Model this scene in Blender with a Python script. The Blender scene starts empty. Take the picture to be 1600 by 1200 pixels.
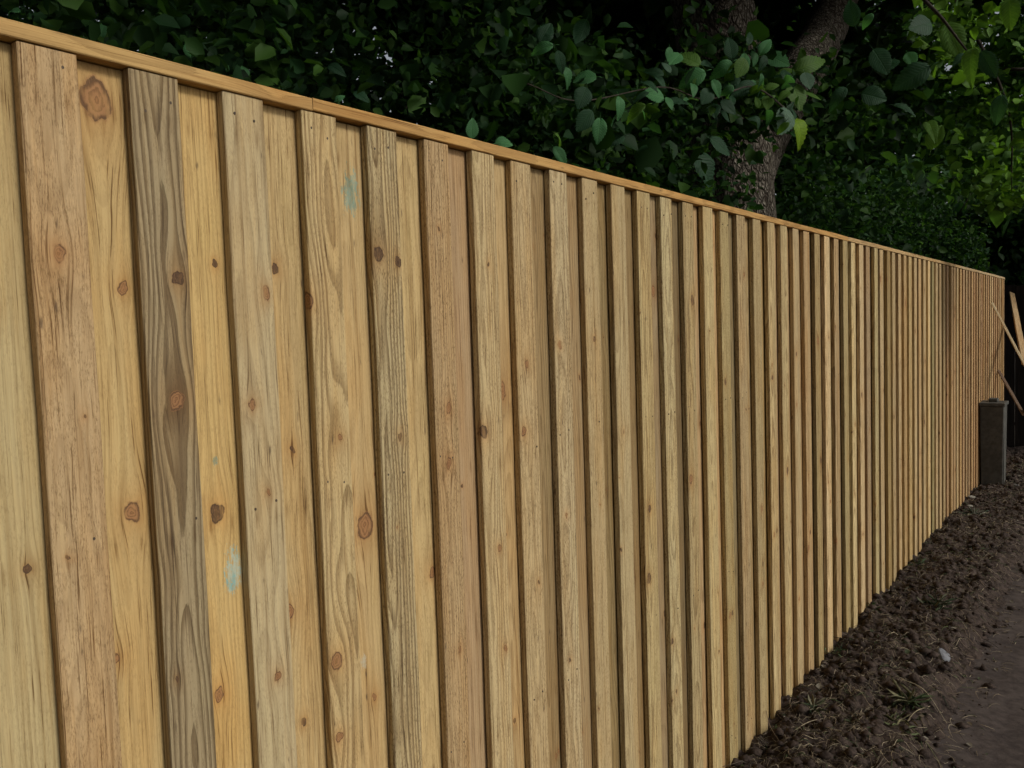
import bpy, math, random
import numpy as np
from mathutils import Vector, Matrix

# ------------------------------------------------------------------ camera, sky, sun, exposure
scene = bpy.context.scene
COL = scene.collection

cam_data = bpy.data.cameras.new('camera')
cam_data.sensor_width = 36.0
cam_data.lens = 29.13
cam_data.clip_start = 0.05
cam_data.clip_end = 500.0
cam = bpy.data.objects.new('camera', cam_data)
COL.objects.link(cam)
cam.matrix_world = Matrix(((0.80076051, -0.01092922, 0.59888493, 1.22),
                           (0.59803383, 0.07090092, -0.79832863, 0.0),
                           (-0.03373638, 0.99742349, 0.0633107, 1.70),
                           (0, 0, 0, 1)))
scene.camera = cam

SUN_DIR = Vector((0.85, 0.08, 0.50)).normalized()      # towards the sun: open side of the fence
world = bpy.data.worlds.new('World')
scene.world = world
world.use_nodes = True
wn = world.node_tree
wn.nodes.clear()
sky = wn.nodes.new('ShaderNodeTexSky')
sky.sky_type = 'NISHITA'
sky.sun_disc = False
sky.sun_elevation = math.asin(SUN_DIR.z)
sky.sun_rotation = math.atan2(SUN_DIR.x, SUN_DIR.y)
sky.air_density = 1.0
sky.dust_density = 3.0
hs = wn.nodes.new('ShaderNodeHueSaturation')            # thin cloud: same sky, less blue
hs.inputs['Saturation'].default_value = 0.30
bg = wn.nodes.new('ShaderNodeBackground')
bg.inputs['Strength'].default_value = 0.080
wo = wn.nodes.new('ShaderNodeOutputWorld')
wn.links.new(sky.outputs[0], hs.inputs['Color'])
wn.links.new(hs.outputs[0], bg.inputs['Color'])
wn.links.new(bg.outputs[0], wo.inputs['Surface'])

sun_data = bpy.data.lights.new('sun', 'SUN')
sun_data.energy = 1.40
sun_data.angle = math.radians(11)
sun_data.color = (1.0, 0.96, 0.88)
sun = bpy.data.objects.new('sun', sun_data)
COL.objects.link(sun)
sun.rotation_euler = SUN_DIR.to_track_quat('Z', 'Y').to_euler()

scene.view_settings.view_transform = 'Standard'
scene.view_settings.look = 'None'
scene.view_settings.gamma = 1.0
scene.view_settings.use_curve_mapping = False
scene.view_settings.exposure = 0.18
scene.cycles.max_bounces = 4
scene.cycles.diffuse_bounces = 2
scene.cycles.transmission_bounces = 3
scene.cycles.adaptive_threshold = 0.02
scene.cycles.sample_clamp_indirect = 6.0

rng = np.random.default_rng(11)
random.seed(5)

# ------------------------------------------------------------------ helpers
def lin(r, g, b):
    f = lambda c: (c / 255 / 12.92) if c / 255 <= 0.04045 else ((c / 255 + 0.055) / 1.055) ** 2.4
    return (f(r), f(g), f(b))

def mesh_from(name, verts, faces, smooth=False):
    me = bpy.data.meshes.new(name)
    me.from_pydata([tuple(map(float, v)) for v in verts], [], faces)
    if smooth:
        me.polygons.foreach_set('use_smooth', [True] * len(me.polygons))
    me.update()
    return me

def mesh_quads(name, V, F, colors=None, smooth=False):
    """fast numpy build: V (n,3), F (m,k)"""
    me = bpy.data.meshes.new(name)
    n, (m, k) = len(V), F.shape
    me.vertices.add(n)
    me.vertices.foreach_set('co', V.astype(np.float32).ravel())
    me.loops.add(m * k)
    me.loops.foreach_set('vertex_index', F.astype(np.int32).ravel())
    me.polygons.add(m)
    me.polygons.foreach_set('loop_start', np.arange(0, m * k, k, dtype=np.int32))
    if smooth:
        me.polygons.foreach_set('use_smooth', np.ones(m, dtype=bool))
    me.update(calc_edges=True)
    if colors is not None:
        a = me.color_attributes.new('tone', 'FLOAT_COLOR', 'POINT')
        c = np.ones((n, 4), np.float32)
        c[:, :3] = colors
        a.data.foreach_set('color', c.ravel())
    return me

def obj(name, me, mat=None, parent=None, loc=(0, 0, 0), rot=(0, 0, 0)):
    o = bpy.data.objects.new(name, me)
    COL.objects.link(o)
    o.location = loc
    o.rotation_euler = rot
    if mat is not None and me is not None and len(me.materials) == 0:
        me.materials.append(mat)
    if parent is not None:
        o.parent = parent
    return o

def tag(o, label=None, cat=None, group=None, kind=None):
    if label: o['label'] = label
    if cat: o['category'] = cat
    if group: o['group'] = group
    if kind: o['kind'] = kind
    return o

def empty(name, loc):
    o = bpy.data.objects.new(name, None)
    COL.objects.link(o)
    o.location = loc
    o.empty_display_size = 0.2
    return o

def child_of(o, root):
    """parent keeping world placement (root is only translated)"""
    o.parent = root
    o.location = Vector(o.location) - Vector(root.location)
    return o

def vnoise(x, y, seed=0):
    """2-D value noise, vectorised, 0..1"""
    xi, yi = np.floor(x).astype(np.int64), np.floor(y).astype(np.int64)
    fx, fy = x - xi, y - yi
    fx, fy = fx * fx * (3 - 2 * fx), fy * fy * (3 - 2 * fy)
    def h(a, b):
        n = (a * 374761393 + b * 668265263 + seed * 974711) & 0xFFFFFFFF
        n = ((n ^ (n >> 13)) * 1274126177) & 0xFFFFFFFF
        return ((n ^ (n >> 16)) & 0xFFFF) / 65535.0
    a, b, c, d = h(xi, yi), h(xi + 1, yi), h(xi, yi + 1), h(xi + 1, yi + 1)
    return (a * (1 - fx) + b * fx) * (1 - fy) + (c * (1 - fx) + d * fx) * fy

def fbm(x, y, octv=4, seed=0):
    s, a, t = 0, 1.0, 0
    for i in range(octv):
        s = s + a * (vnoise(x * 2 ** i, y * 2 ** i, seed + i * 17) - 0.5)
        t += a
        a *= 0.55
    return s / t

def tube(points, radii, segs=8, rough=0.0, seed=0, cap=True):
    """tapered tube through points; returns verts, faces"""
    P = [Vector(p) for p in points]
    V, F = [], []
    ref = Vector((0.31, 0.17, 0.93))
    for i, p in enumerate(P):
        d = (P[min(i + 1, len(P) - 1)] - P[max(i - 1, 0)]).normalized()
        u = d.cross(Vector((1, 0.13, 0.0)))
        if u.length < 0.2: u = d.cross(Vector((0, 0, 1)))
        u.normalize()
        v = d.cross(u)
        for k in range(segs):
            a = 2 * math.pi * k / segs
            r = radii[i]
            if rough:
                q = float(fbm(np.array(k * 0.55 + seed), np.array(i * 0.16), 3, seed))
                q2 = float(vnoise(np.array(k * 1.0 + seed), np.array(i * 0.45), seed + 5)) - 0.5
                r *= 1 + rough * (2.4 * q + 0.8 * q2)
            V.append(p + (u * math.cos(a) + v * math.sin(a)) * r)
    for i in range(len(P) - 1):
        for k in range(segs):
            a, b = i * segs + k, i * segs + (k + 1) % segs
            F.append((a, b, b + segs, a + segs))
    if cap:
        F.append(tuple(range(segs))[::-1])
        F.append(tuple((len(P) - 1) * segs + k for k in range(segs)))
    return V, F

def join(parts):
    V, F = [], []
    for v, f in parts:
        n = len(V)
        V += list(v)
        F += [tuple(i + n for i in q) for q in f]
    return V, F

def bez(pts, n):
    """Catmull-Rom through pts"""
    P = [Vector(p) for p in pts]
    P = [P[0] * 2 - P[1]] + P + [P[-1] * 2 - P[-2]]
    out = []
    m = len(P) - 3
    for i in range(n):
        t = i / (n - 1) * m
        k = min(int(t), m - 1)
        t -= k
        a, b, c, d = P[k:k + 4]
        out.append(0.5 * ((2 * b) + (c - a) * t + (2 * a - 5 * b + 4 * c - d) * t * t + (3 * b - a - 3 * c + d) * t ** 3))
    return out

def interp(vals, n):
    x = np.linspace(0, len(vals) - 1, n)
    return list(np.interp(x, range(len(vals)), vals))

# ------------------------------------------------------------------ material helpers
class NT:
    def __init__(self, name):
        self.m = bpy.data.materials.new(name)
        self.m.use_nodes = True
        self.t = self.m.node_tree
        self.t.nodes.clear()
        self.out = self.t.nodes.new('ShaderNodeOutputMaterial')
    def set(self, sock, v):
        if isinstance(v, bpy.types.NodeSocket): self.t.links.new(v, sock)
        elif v is not None: sock.default_value = v
    def math(self, op, a, b=None, c=None, clamp=False):
        n = self.t.nodes.new('ShaderNodeMath')
        n.operation = op
        n.use_clamp = clamp
        for i, v in enumerate((a, b, c)):
            if v is not None: self.set(n.inputs[i], v)
        return n.outputs[0]
    def add(self, a, b): return self.math('ADD', a, b)
    def sub(self, a, b): return self.math('SUBTRACT', a, b)
    def mul(self, a, b): return self.math('MULTIPLY', a, b)
    def div(self, a, b): return self.math('DIVIDE', a, b)
    def sep(self, v):
        n = self.t.nodes.new('ShaderNodeSeparateXYZ')
        self.set(n.inputs[0], v)
        return n.outputs
    def xyz(self, x, y, z):
        n = self.t.nodes.new('ShaderNodeCombineXYZ')
        for i, v in enumerate((x, y, z)): self.set(n.inputs[i], v)
        return n.outputs[0]
    def noise(self, vec, scale=1.0, detail=2.0, rough=0.5, dist=0.0):
        n = self.t.nodes.new('ShaderNodeTexNoise')
        self.set(n.inputs['Vector'], vec)
        n.inputs['Scale'].default_value = scale
        n.inputs['Detail'].default_value = detail
        n.inputs['Roughness'].default_value = rough
        n.inputs['Distortion'].default_value = dist
        return n.outputs['Fac']
    def voronoi(self, vec, scale=1.0, feature='F1', out='Distance'):
        n = self.t.nodes.new('ShaderNodeTexVoronoi')
        n.feature = feature
        self.set(n.inputs['Vector'], vec)
        n.inputs['Scale'].default_value = scale
        return n.outputs[out]
    def remap(self, v, a, b, c=0.0, d=1.0, smooth=True):
        n = self.t.nodes.new('ShaderNodeMapRange')
        n.interpolation_type = 'SMOOTHSTEP' if smooth else 'LINEAR'
        self.set(n.inputs[0], v)
        for i, q in enumerate((a, b, c, d)): self.set(n.inputs[1 + i], q)
        return n.outputs[0]
    def mix(self, f, a, b, mode='MIX'):
        n = self.t.nodes.new('ShaderNodeMix')
        n.data_type = 'RGBA'
        n.blend_type = mode
        n.clamp_factor = True
        self.set(n.inputs[0], f)
        for i, v in ((6, a), (7, b)):
            if isinstance(v, tuple): v = (*v, 1.0)[:4]
            self.set(n.inputs[i], v)
        return n.outputs[2]
    def attr(self, name, kind='OBJECT'):
        n = self.t.nodes.new('ShaderNodeAttribute')
        n.attribute_type = kind
        n.attribute_name = name
        return n
    def coord(self, which='Object'):
        return self.t.nodes.new('ShaderNodeTexCoord').outputs[which]
    def rand(self):
        return self.t.nodes.new('ShaderNodeObjectInfo').outputs['Random']
    def bump(self, h, strength, dist):
        n = self.t.nodes.new('ShaderNodeBump')
        n.inputs['Strength'].default_value = strength
        n.inputs['Distance'].default_value = dist
        self.set(n.inputs['Height'], h)
        return n.outputs[0]
    def principled(self, color, rough=0.7, normal=None, spec=0.3):
        n = self.t.nodes.new('ShaderNodeBsdfPrincipled')
        if isinstance(color, tuple): color = (*color, 1.0)[:4]
        self.set(n.inputs['Base Color'], color)
        self.set(n.inputs['Roughness'], rough)
        n.inputs['Specular IOR Level'].default_value = spec
        if normal is not None: self.set(n.inputs['Normal'], normal)
        return n.outputs[0]
    def finish(self, shader):
        self.t.links.new(shader, self.out.inputs['Surface'])
        return self.m

def wood_material():
    """sawn softwood; every board carries its own tint, ring geometry, knots and paint marks as object properties"""
    N = NT('sawn_timber')
    p = N.sep(N.coord('Object'))
    x, y, z = p[0], p[1], p[2]
    sd = N.mul(N.rand(), 137.0)
    tint = N.attr('tint').outputs['Color']
    pa = N.sep(N.attr('grain').outputs['Vector'])      # ring contrast, fuzz, weathering
    pb = N.sep(N.attr('rings').outputs['Vector'])      # pith offset y, pith depth, taper
    u = N.add(y, N.mul(x, 0.8))
    def vm(op, a_, b_):
        n = N.t.nodes.new('ShaderNodeVectorMath')
        n.operation = op
        N.set(n.inputs[0], a_)
        N.set(n.inputs[1], b_)
        return n.outputs['Value'] if op in ('LENGTH', 'DOT_PRODUCT') else n.outputs['Vector']
    core = halo = dark = warp = ringk = None
    wn_ = N.t.nodes.new('ShaderNodeTexNoise')                       # uneven knot outlines
    N.set(wn_.inputs['Vector'], N.xyz(N.mul(u, 55), N.mul(z, 38), sd))
    wn_.inputs['Scale'].default_value = 1.0
    wn_.inputs['Detail'].default_value = 3.0
    jit = vm('MULTIPLY', vm('SUBTRACT', wn_.outputs['Color'], (0.5, 0.5, 0.5)), (0.020, 0.026, 0.0))
    P2 = N.xyz(u, z, 0.0)
    P3 = vm('ADD', P2, jit)
    for i in range(4):
        kv = N.attr('knot_%d' % i).outputs['Vector']
        k = N.sep(kv)
        r = N.math('ABSOLUTE', k[2])
        D = N.div(vm('LENGTH', vm('MULTIPLY', vm('SUBTRACT', P3, kv), (1.0, 0.74, 0.0)), (0, 0, 0)), r)
        c = N.remap(D, 1.10, 0.86)
        h = N.math('EXPONENT', N.mul(D, -0.62))
        d0 = vm('MULTIPLY', vm('SUBTRACT', P2, kv), (1.0, 0.40, 0.0))
        W = N.div(vm('DOT_PRODUCT', d0, d0), N.mul(N.mul(r, r), -6.0))
        w = N.mul(N.sub(u, k[0]), N.mul(N.math('EXPONENT', W), 0.88))
        isd = N.mul(c, N.math('LESS_THAN', k[2], 0.0))
        rk = N.mul(c, D)
        core = c if core is None else N.math('MAXIMUM', core, c)
        halo = h if halo is None else N.math('MAXIMUM', halo, h)
        dark = isd if dark is None else N.math('MAXIMUM', dark, isd)
        warp = w if warp is None else N.add(warp, w)
        ringk = rk if ringk is None else N.math('MAXIMUM', ringk, rk)
    uu = N.sub(u, warp)
    # growth rings of a plain-sawn board
    wob = N.sub(N.noise(N.xyz(N.mul(uu, 9), N.mul(z, 2.2), sd), 1.0, 2), 0.5)
    a = N.sub(uu, pb[0])
    b = N.add(N.add(pb[1], N.mul(pb[2], z)), N.mul(wob, 0.060))
    q = N.math('SQRT', N.add(N.mul(a, a), N.mul(b, b)))
    fib = N.noise(N.xyz(N.mul(uu, 480), N.mul(z, 8), sd), 1.0, 2, 0.6)
    q = N.add(q, N.mul(N.sub(fib, 0.5), 0.0022))
    fr = N.math('FRACT', N.mul(q, 130.0))
    late = N.mul(N.remap(fr, 0.30, 0.88), N.remap(fr, 1.0, 0.93))
    # saw fuzz, mottling
    fuzz = N.noise(N.xyz(N.mul(u, 620), N.mul(z, 120), sd), 1.0, 2, 0.7)
    fz2 = N.noise(N.xyz(N.mul(u, 80), N.mul(z, 18), N.add(sd, 7)), 1.0, 2, 0.65)
    mott = N.noise(N.xyz(N.mul(u, 15), N.mul(z, 2.2), N.add(sd, 3)), 1.0, 3, 0.6)
    streak = N.noise(N.xyz(N.mul(uu, 85), N.mul(z, 1.3), N.add(sd, 9)), 1.0, 2, 0.6)
    col = tint
    col = N.mix(N.remap(mott, 0.40, 0.70, 0.0, 0.70), col, (0.98, 0.87, 0.72), 'MULTIPLY')
    col = N.mix(N.remap(mott, 0.46, 0.25, 0.0, 0.60), col, (0.98, 1.0, 0.95), 'MULTIPLY')
    col = N.mix(N.remap(streak, 0.50, 0.74, 0.0, 0.65), col, (0.62, 0.54, 0.44), 'MULTIPLY')
    col = N.mix(N.remap(streak, 0.46, 0.26, 0.0, 0.6), col, (1.12, 1.10, 1.06), 'MULTIPLY')
    col = N.mix(N.mul(late, pa[0]), col, (0.34, 0.27, 0.20), 'MULTIPLY')
    col = N.mix(N.remap(fib, 0.42, 0.75, 0.0, 0.5), col, (0.60, 0.52, 0.42), 'MULTIPLY')
    fzm = N.mul(N.remap(fuzz, 0.48, 0.66), N.mul(pa[1], N.remap(fz2, 0.34, 0.56)))
    col = N.mix(fzm, col, (0.42, 0.36, 0.28), 'MULTIPLY')
    lf = N.mul(N.remap(fuzz, 0.46, 0.30), N.mul(pa[1], 0.75))
    col = N.mix(lf, col, (1.25, 1.22, 1.17), 'MULTIPLY')
    chk = N.mul(N.remap(fib, 0.59, 0.68), N.remap(streak, 0.42, 0.56))
    col = N.mix(N.mul(chk, 0.95), col, (0.36, 0.28, 0.20), 'MULTIPLY')
    # greyed, damp weathering on a few boards
    col = N.mix(N.mul(pa[2], N.remap(streak, 0.30, 0.65, 0.35, 1.0)), col, (0.235, 0.195, 0.13))
    # small dark flecks and pitch pockets
    vo = N.voronoi(N.xyz(N.mul(u, 40), N.mul(z, 10.5), sd), 1.0)
    fle = N.mul(N.remap(vo, 0.15, 0.03), N.remap(fz2, 0.44, 0.60))
    col = N.mix(N.mul(fle, 0.8), col, (0.085, 0.052, 0.030))
    # nail stains at the rails
    nm = N.math('MODULO', N.add(z, 0.553), 0.66)
    nd = N.sub(N.math('ABSOLUTE', N.sub(y, 0.002)), 0.021)
    nz2 = N.sub(nm, 0.03)
    ns = N.math('EXPONENT', N.mul(N.add(N.mul(N.mul(nd, nd), 90000), N.mul(N.mul(nz2, nz2), 3800)), -1.0))
    col = N.mix(N.mul(ns, N.remap(fib, 0.3, 0.6, 0.2, 0.75)), col, (0.45, 0.36, 0.27), 'MULTIPLY')
    # knots
    col = N.mix(N.mul(halo, 1.0), col, (0.80, 0.58, 0.38), 'MULTIPLY')
    kr = N.math('FRACT', N.add(N.mul(ringk, 3.0), N.mul(fuzz, 0.8)))
    kc = N.mix(N.remap(kr, 0.3, 0.9, 0.0, 0.9), (0.32, 0.160, 0.070), (0.17, 0.080, 0.034))
    kc = N.mix(N.mul(dark, N.remap(fuzz, 0.3, 0.6, 0.6, 1.0)), kc, (0.070, 0.040, 0.023))
    edge = N.mul(core, N.mul(N.remap(ringk, 0.62, 0.95), N.remap(fz2, 0.34, 0.50)))
    col = N.mix(N.mul(core, N.remap(fz2, 0.3, 0.6, 0.55, 0.9)), col, kc)
    col = N.mix(N.mul(edge, 0.75), col, (0.055, 0.032, 0.018))
    # turquoise paint marks and pale scuffs
    pn = N.noise(N.xyz(N.mul(u, 150), N.mul(z, 45), sd), 1.0, 4, 0.8)
    for nm_, c0, c1 in (('paint_0', (0.40, 0.50, 0.42), (0.13, 0.40, 0.42)), ('paint_1', (0.20, 0.33, 0.27), (0.09, 0.20, 0.16)), ('scuff', (0.46, 0.42, 0.31), (0.40, 0.35, 0.24))):
        kv = N.attr(nm_).outputs['Vector']
        k = N.sep(kv)
        D = N.div(vm('LENGTH', vm('MULTIPLY', vm('SUBTRACT', P2, kv), (1.0, 0.5, 0.0)), (0, 0, 0)), k[2])
        m = N.remap(N.add(D, N.mul(N.sub(pn, 0.5), 4.6)), 1.05, 0.75)
        col = N.mix(N.mul(m, N.remap(fuzz, 0.35, 0.6, 0.9, 0.45)), col, N.mix(N.remap(fz2, 0.4, 0.6), c0, c1))
    h = N.add(N.mul(fib, 0.6), N.mul(late, N.mul(pa[0], -1.8)))
    h = N.add(h, N.mul(fuzz, N.mul(pa[1], 1.5)))
    nrm = N.bump(h, 0.8, 0.0011)
    return N.finish(N.principled(col, 0.75, nrm, 0.22))

def simple(name, c0, c1, scale, rough=0.9, bump=0.4, dist=0.004, stretch=(1, 1, 1), coord='Object', detail=5):
    N = NT(name)
    v = N.coord(coord)
    s = N.sep(v)
    vec = N.xyz(N.mul(s[0], stretch[0]), N.mul(s[1], stretch[1]), N.mul(s[2], stretch[2]))
    n = N.noise(vec, scale, detail, 0.65)
    n2 = N.noise(vec, scale * 0.17, 3, 0.6)
    col = N.mix(N.remap(N.add(N.mul(n, 0.6), N.mul(n2, 0.4)), 0.36, 0.64), c0, c1)
    return N.finish(N.principled(col, rough, N.bump(n, bump, dist), 0.2))

def bark_material():
    N = NT('rough_bark')
    s = N.sep(N.coord('Object'))
    vec = N.xyz(s[0], s[1], N.mul(s[2], 0.42))
    d = N.noise(vec, 7, 4, 0.6)
    vec2 = N.xyz(N.add(s[0], N.mul(d, 0.10)), N.add(s[1], N.mul(d, 0.10)), N.mul(s[2], 0.42))
    v = N.voronoi(vec2, 30, 'DISTANCE_TO_EDGE')
    v2 = N.voronoi(vec2, 62, 'DISTANCE_TO_EDGE')
    crack = N.math('MINIMUM', N.remap(v, 0.0, 0.20), N.remap(v2, 0.0, 0.3, 0.35, 1.0))
    n = N.noise(vec, 70, 4, 0.7)
    col = N.mix(N.remap(n, 0.35, 0.65), (0.15, 0.132, 0.105), (0.27, 0.240, 0.195))
    lich = N.noise(s[0] if False else vec, 5, 3, 0.6)
    col = N.mix(N.remap(lich, 0.52, 0.68, 0.0, 0.55), col, (0.115, 0.125, 0.075))
    col = N.mix(crack, (0.030, 0.023, 0.017), col)
    return N.finish(N.principled(col, 0.95, N.bump(N.add(crack, N.mul(n, 0.35)), 1.0, 0.02), 0.1))

def leaf_material(name, from_object=False):
    N = NT(name)
    if from_object:
        base = N.attr('tint').outputs['Color']
        s = N.sep(N.coord('Object'))
        ax = N.math('ABSOLUTE', s[0])
        vein = N.math('FRACT', N.mul(N.sub(s[1], N.mul(ax, 0.75)), 11.0))
        vein = N.mul(N.remap(vein, 0.0, 0.18), N.remap(vein, 1.0, 0.82))
        mid = N.remap(ax, 0.008, 0.03)
        v = N.math('MINIMUM', vein, mid)
        n = N.noise(N.coord('Object'), 6.0, 3)
        base = N.mix(N.remap(v, 0.0, 1.0, 0.45, 0.0), base, (1.6, 1.5, 1.3), 'MULTIPLY')
        base = N.mix(N.remap(n, 0.35, 0.7, 0.0, 0.5), base, (0.70, 0.78, 0.72), 'MULTIPLY')
        nrm = N.bump(N.add(v, N.mul(n, 0.4)), 0.6, 0.0035)
    else:
        base = N.attr('tone', 'GEOMETRY').outputs['Color']
        nrm = None
    g = N.principled(base, 0.55, nrm, 0.22 if from_object else 0.10)
    t = N.t.nodes.new('ShaderNodeBsdfTranslucent')
    N.set(t.inputs['Color'], N.mix(1.0, base, (1.25, 1.35, 0.55), 'MULTIPLY'))
    mx = N.t.nodes.new('ShaderNodeMixShader')
    mx.inputs[0].default_value = 0.40
    N.t.links.new(g, mx.inputs[1])
    N.t.links.new(t.outputs[0], mx.inputs[2])
    return N.finish(mx.outputs[0])

WOOD = wood_material()
BARK = bark_material()
TWIG = simple('twig_bark', (0.022, 0.017, 0.013), (0.060, 0.048, 0.036), 60, 0.9, 0.6, 0.003)
LEAF = leaf_material('crown_leaf')
HERO_LEAF = leaf_material('branch_leaf', True)
SOIL = simple('dug_soil', (0.023, 0.0160, 0.0130), (0.074, 0.053, 0.042), 55, 0.95, 0.9, 0.008)
FLOOR = simple('woodland_floor', (0.020, 0.016, 0.011), (0.055, 0.042, 0.028), 14, 0.95, 0.8, 0.02)
PATH = simple('trodden_path', (0.046, 0.036, 0.033), (0.092, 0.074, 0.066), 22, 0.85, 0.6, 0.008, detail=8)

# ------------------------------------------------------------------ ground, path, dug strip
def soil_h(x, y):
    x = np.asarray(x, float); y = np.asarray(y, float)
    e = np.clip((x - 0.50 - 0.10 * fbm(y * 1.3, x * 0 + 3, 3, 8) * 2) / 0.26, 0, 1)
    e = e * e * (3 - 2 * e)
    base = 0.012 + 0.018 * np.sin(np.clip(x, 0, 0.6) / 0.6 * math.pi) - 0.105 * e
    amp = 1 - 0.55 * e
    return base + amp * (0.085 * fbm(x * 4, y * 4, 3, 1) + 0.055 * fbm(x * 15, y * 15, 3, 2) + 0.042 * fbm(x * 48, y * 48, 3, 3))

def grid(x0, x1, nx, y0, y1, ny, hf):
    X, Y = np.meshgrid(np.linspace(x0, x1, nx), np.linspace(y0, y1, ny))
    V = np.stack([X.ravel(), Y.ravel(), hf(X.ravel(), Y.ravel())], 1)
    i = np.arange(nx * ny).reshape(ny, nx)
    F = np.stack([i[:-1, :-1].ravel(), i[:-1, 1:].ravel(), i[1:, 1:].ravel(), i[1:, :-1].ravel()], 1)
    return V, F

def path_h(x, y):
    return -0.052 + 0.018 * fbm(x * 1.5, y * 1.5, 3, 31) + 0.007 * fbm(x * 11, y * 11, 3, 33)

V, F = grid(-90, 90, 60, -60, 120, 60, lambda x, y: -0.12 + 0 * x)
tag(obj('ground', mesh_quads('ground', V, F), FLOOR), kind='structure')
V, F = grid(0.45, 3.2, 110, -3, 16, 640, path_h)
tag(obj('path', mesh_quads('path', V, F, smooth=True), PATH), kind='structure')
V, F = grid(-0.30, 0.90, 110, 2.2, 12.3, 920, soil_h)
tag(obj('dug_soil_strip', mesh_quads('dug_soil_strip', V, F, smooth=True), SOIL), kind='structure')
V, F = grid(-0.30, 0.90, 40, -2.5, 2.2, 150, soil_h)
tag(obj('dug_soil_strip', mesh_quads('dug_soil_near', V, F, smooth=True), SOIL), kind='structure')

# ------------------------------------------------------------------ the fence
PITCH, Y0, TOPZ = 0.1609, 0.5293, 2.117
FW, BW, TH = 0.0815, 0.122, 0.0185

def board_mesh(name, w, t, h, seed, rings=14, wav=0.0005):
    r = np.random.default_rng(seed)
    c = 0.0016
    sec = [(-t / 2, -w / 2 + c), (-t / 2 + c, -w / 2), (t / 2 - c, -w / 2), (t / 2, -w / 2 + c),
           (t / 2, w / 2 - c), (t / 2 - c, w / 2), (-t / 2 + c, w / 2), (-t / 2, w / 2 - c)]
    V, F = [], []
    ja, jb = r.normal(0, wav, rings), r.normal(0, wav, rings)
    bow = r.uniform(-0.002, 0.002)
    for i in range(rings):
        zf = i / (rings - 1)
        for (sx, sy) in sec:
            j = ja[i] if sy < 0 else jb[i]
            V.append((sx + bow * 0.3 * math.sin(zf * math.pi) * 0, sy + j + bow * math.sin(zf * math.pi), zf * h))
    n = 8
    for i in range(rings - 1):
        for k in range(n):
            a, b = i * n + k, i * n + (k + 1) % n
            F.append((a, b, b + n, a + n))
    F.append(tuple(range(n))[::-1])
    F.append(tuple((rings - 1) * n + k for k in range(n)))
    return mesh_from(name, V, F)

BASEZ = -0.07
FM = [board_mesh('front_board', FW, TH, TOPZ - BASEZ, 100 + i) for i in range(8)]
BM = [board_mesh('back_board', BW, TH, TOPZ - BASEZ, 200 + i) for i in range(6)]
for m in FM + BM: m.materials.append(WOOD)

fence = empty('fence', (-0.01, Y0, 0))
tag(fence, 'long new pale timber fence of overlapping upright boards under a capping rail', 'fence')

ALB, SAT = 1.09, 0.93
def tintc(rgb):
    c = lin(*rgb)
    g = 0.3 * c[0] + 0.59 * c[1] + 0.11 * c[2]
    return [min(0.75, (g + (v - g) * SAT) * ALB) for v in c]

FT = {0: (180, 149, 110), 1: (158, 140, 104), 2: (184, 167, 130), 3: (190, 165, 116), 4: (178, 162, 122), 5: (174, 144, 104),
      6: (192, 170, 126), 7: (182, 158, 116), 8: (184, 166, 130), 9: (178, 156, 114), 10: (176, 158, 118), 11: (182, 162, 112)}
BT = {-1: (178, 161, 116), 0: (190, 160, 102), 1: (194, 163, 102), 2: (186, 158, 106), 3: (188, 158, 106), 4: (190, 162, 108),
      5: (162, 132, 100), 6: (180, 150, 102), 7: (188, 156, 104), 8: (182, 152, 108)}
# knots: world y, height, radius (negative radius: dead dark knot)
FK = {0: [(0.574, 1.829, 0.010), (0.592, 1.60, -0.003), (0.585, 0.99, 0.004), (0.560, 1.40, -0.003)],
      1: [(0.755, 1.802, -0.010), (0.741, 1.607, 0.013), (0.712, 1.16, -0.004)],
      2: [(0.882, 1.59, 0.008), (0.923, 1.783, 0.009), (0.906, 1.431, 0.005), (0.905, 1.10, 0.007)],
      3: [(1.014, 1.769, 0.014), (1.041, 1.08, 0.015), (1.039, 0.927, 0.009), (1.075, 1.505, 0.006)],
      4: [(1.256, 1.851, -0.009), (1.240, 1.491, -0.007), (1.22, 1.30, 0.003)],
      5: [(1.39, 1.531, 0.010), (1.385, 1.413, 0.010), (1.38, 1.93, -0.004), (1.40, 0.98, 0.006)],
      6: [(1.510, 1.466, -0.014), (1.555, 1.18, 0.007), (1.565, 0.93, 0.006), (1.55, 1.86, -0.004)],
      7: [(1.70, 1.62, 0.008), (1.72, 1.05, -0.004)],
      8: [(1.85, 1.66, 0.009), (1.86, 1.20, 0.006)]}
BK = {-1: [(0.485, 1.757, -0.006), (0.514, 1.391, -0.005), (0.50, 1.02, 0.005)],
      0: [(0.652, 2.065, 0.025), (0.668, 1.44, 0.014), (0.676, 1.786, 0.008), (0.625, 1.219, 0.008), (0.645, 1.08, 0.008)],
      1: [(0.800, 1.10, 0.009), (0.835, 1.83, -0.004)],
      2: [(0.963, 1.827, -0.007), (0.981, 1.494, -0.006), (0.97, 0.98, -0.006), (0.95, 1.20, 0.012)],
      3: [(1.148, 1.318, 0.022), (1.155, 0.96, 0.006)]}
PAINT0 = {1: (0.842, 1.304, 0.017)}
PAINT1 = {3: (1.152, 1.986, 0.020)}
SPOT = {1: (0.816, 1.498, 0.004)}
SCUFF = {3: (1.128, 1.041, 0.007)}

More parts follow.
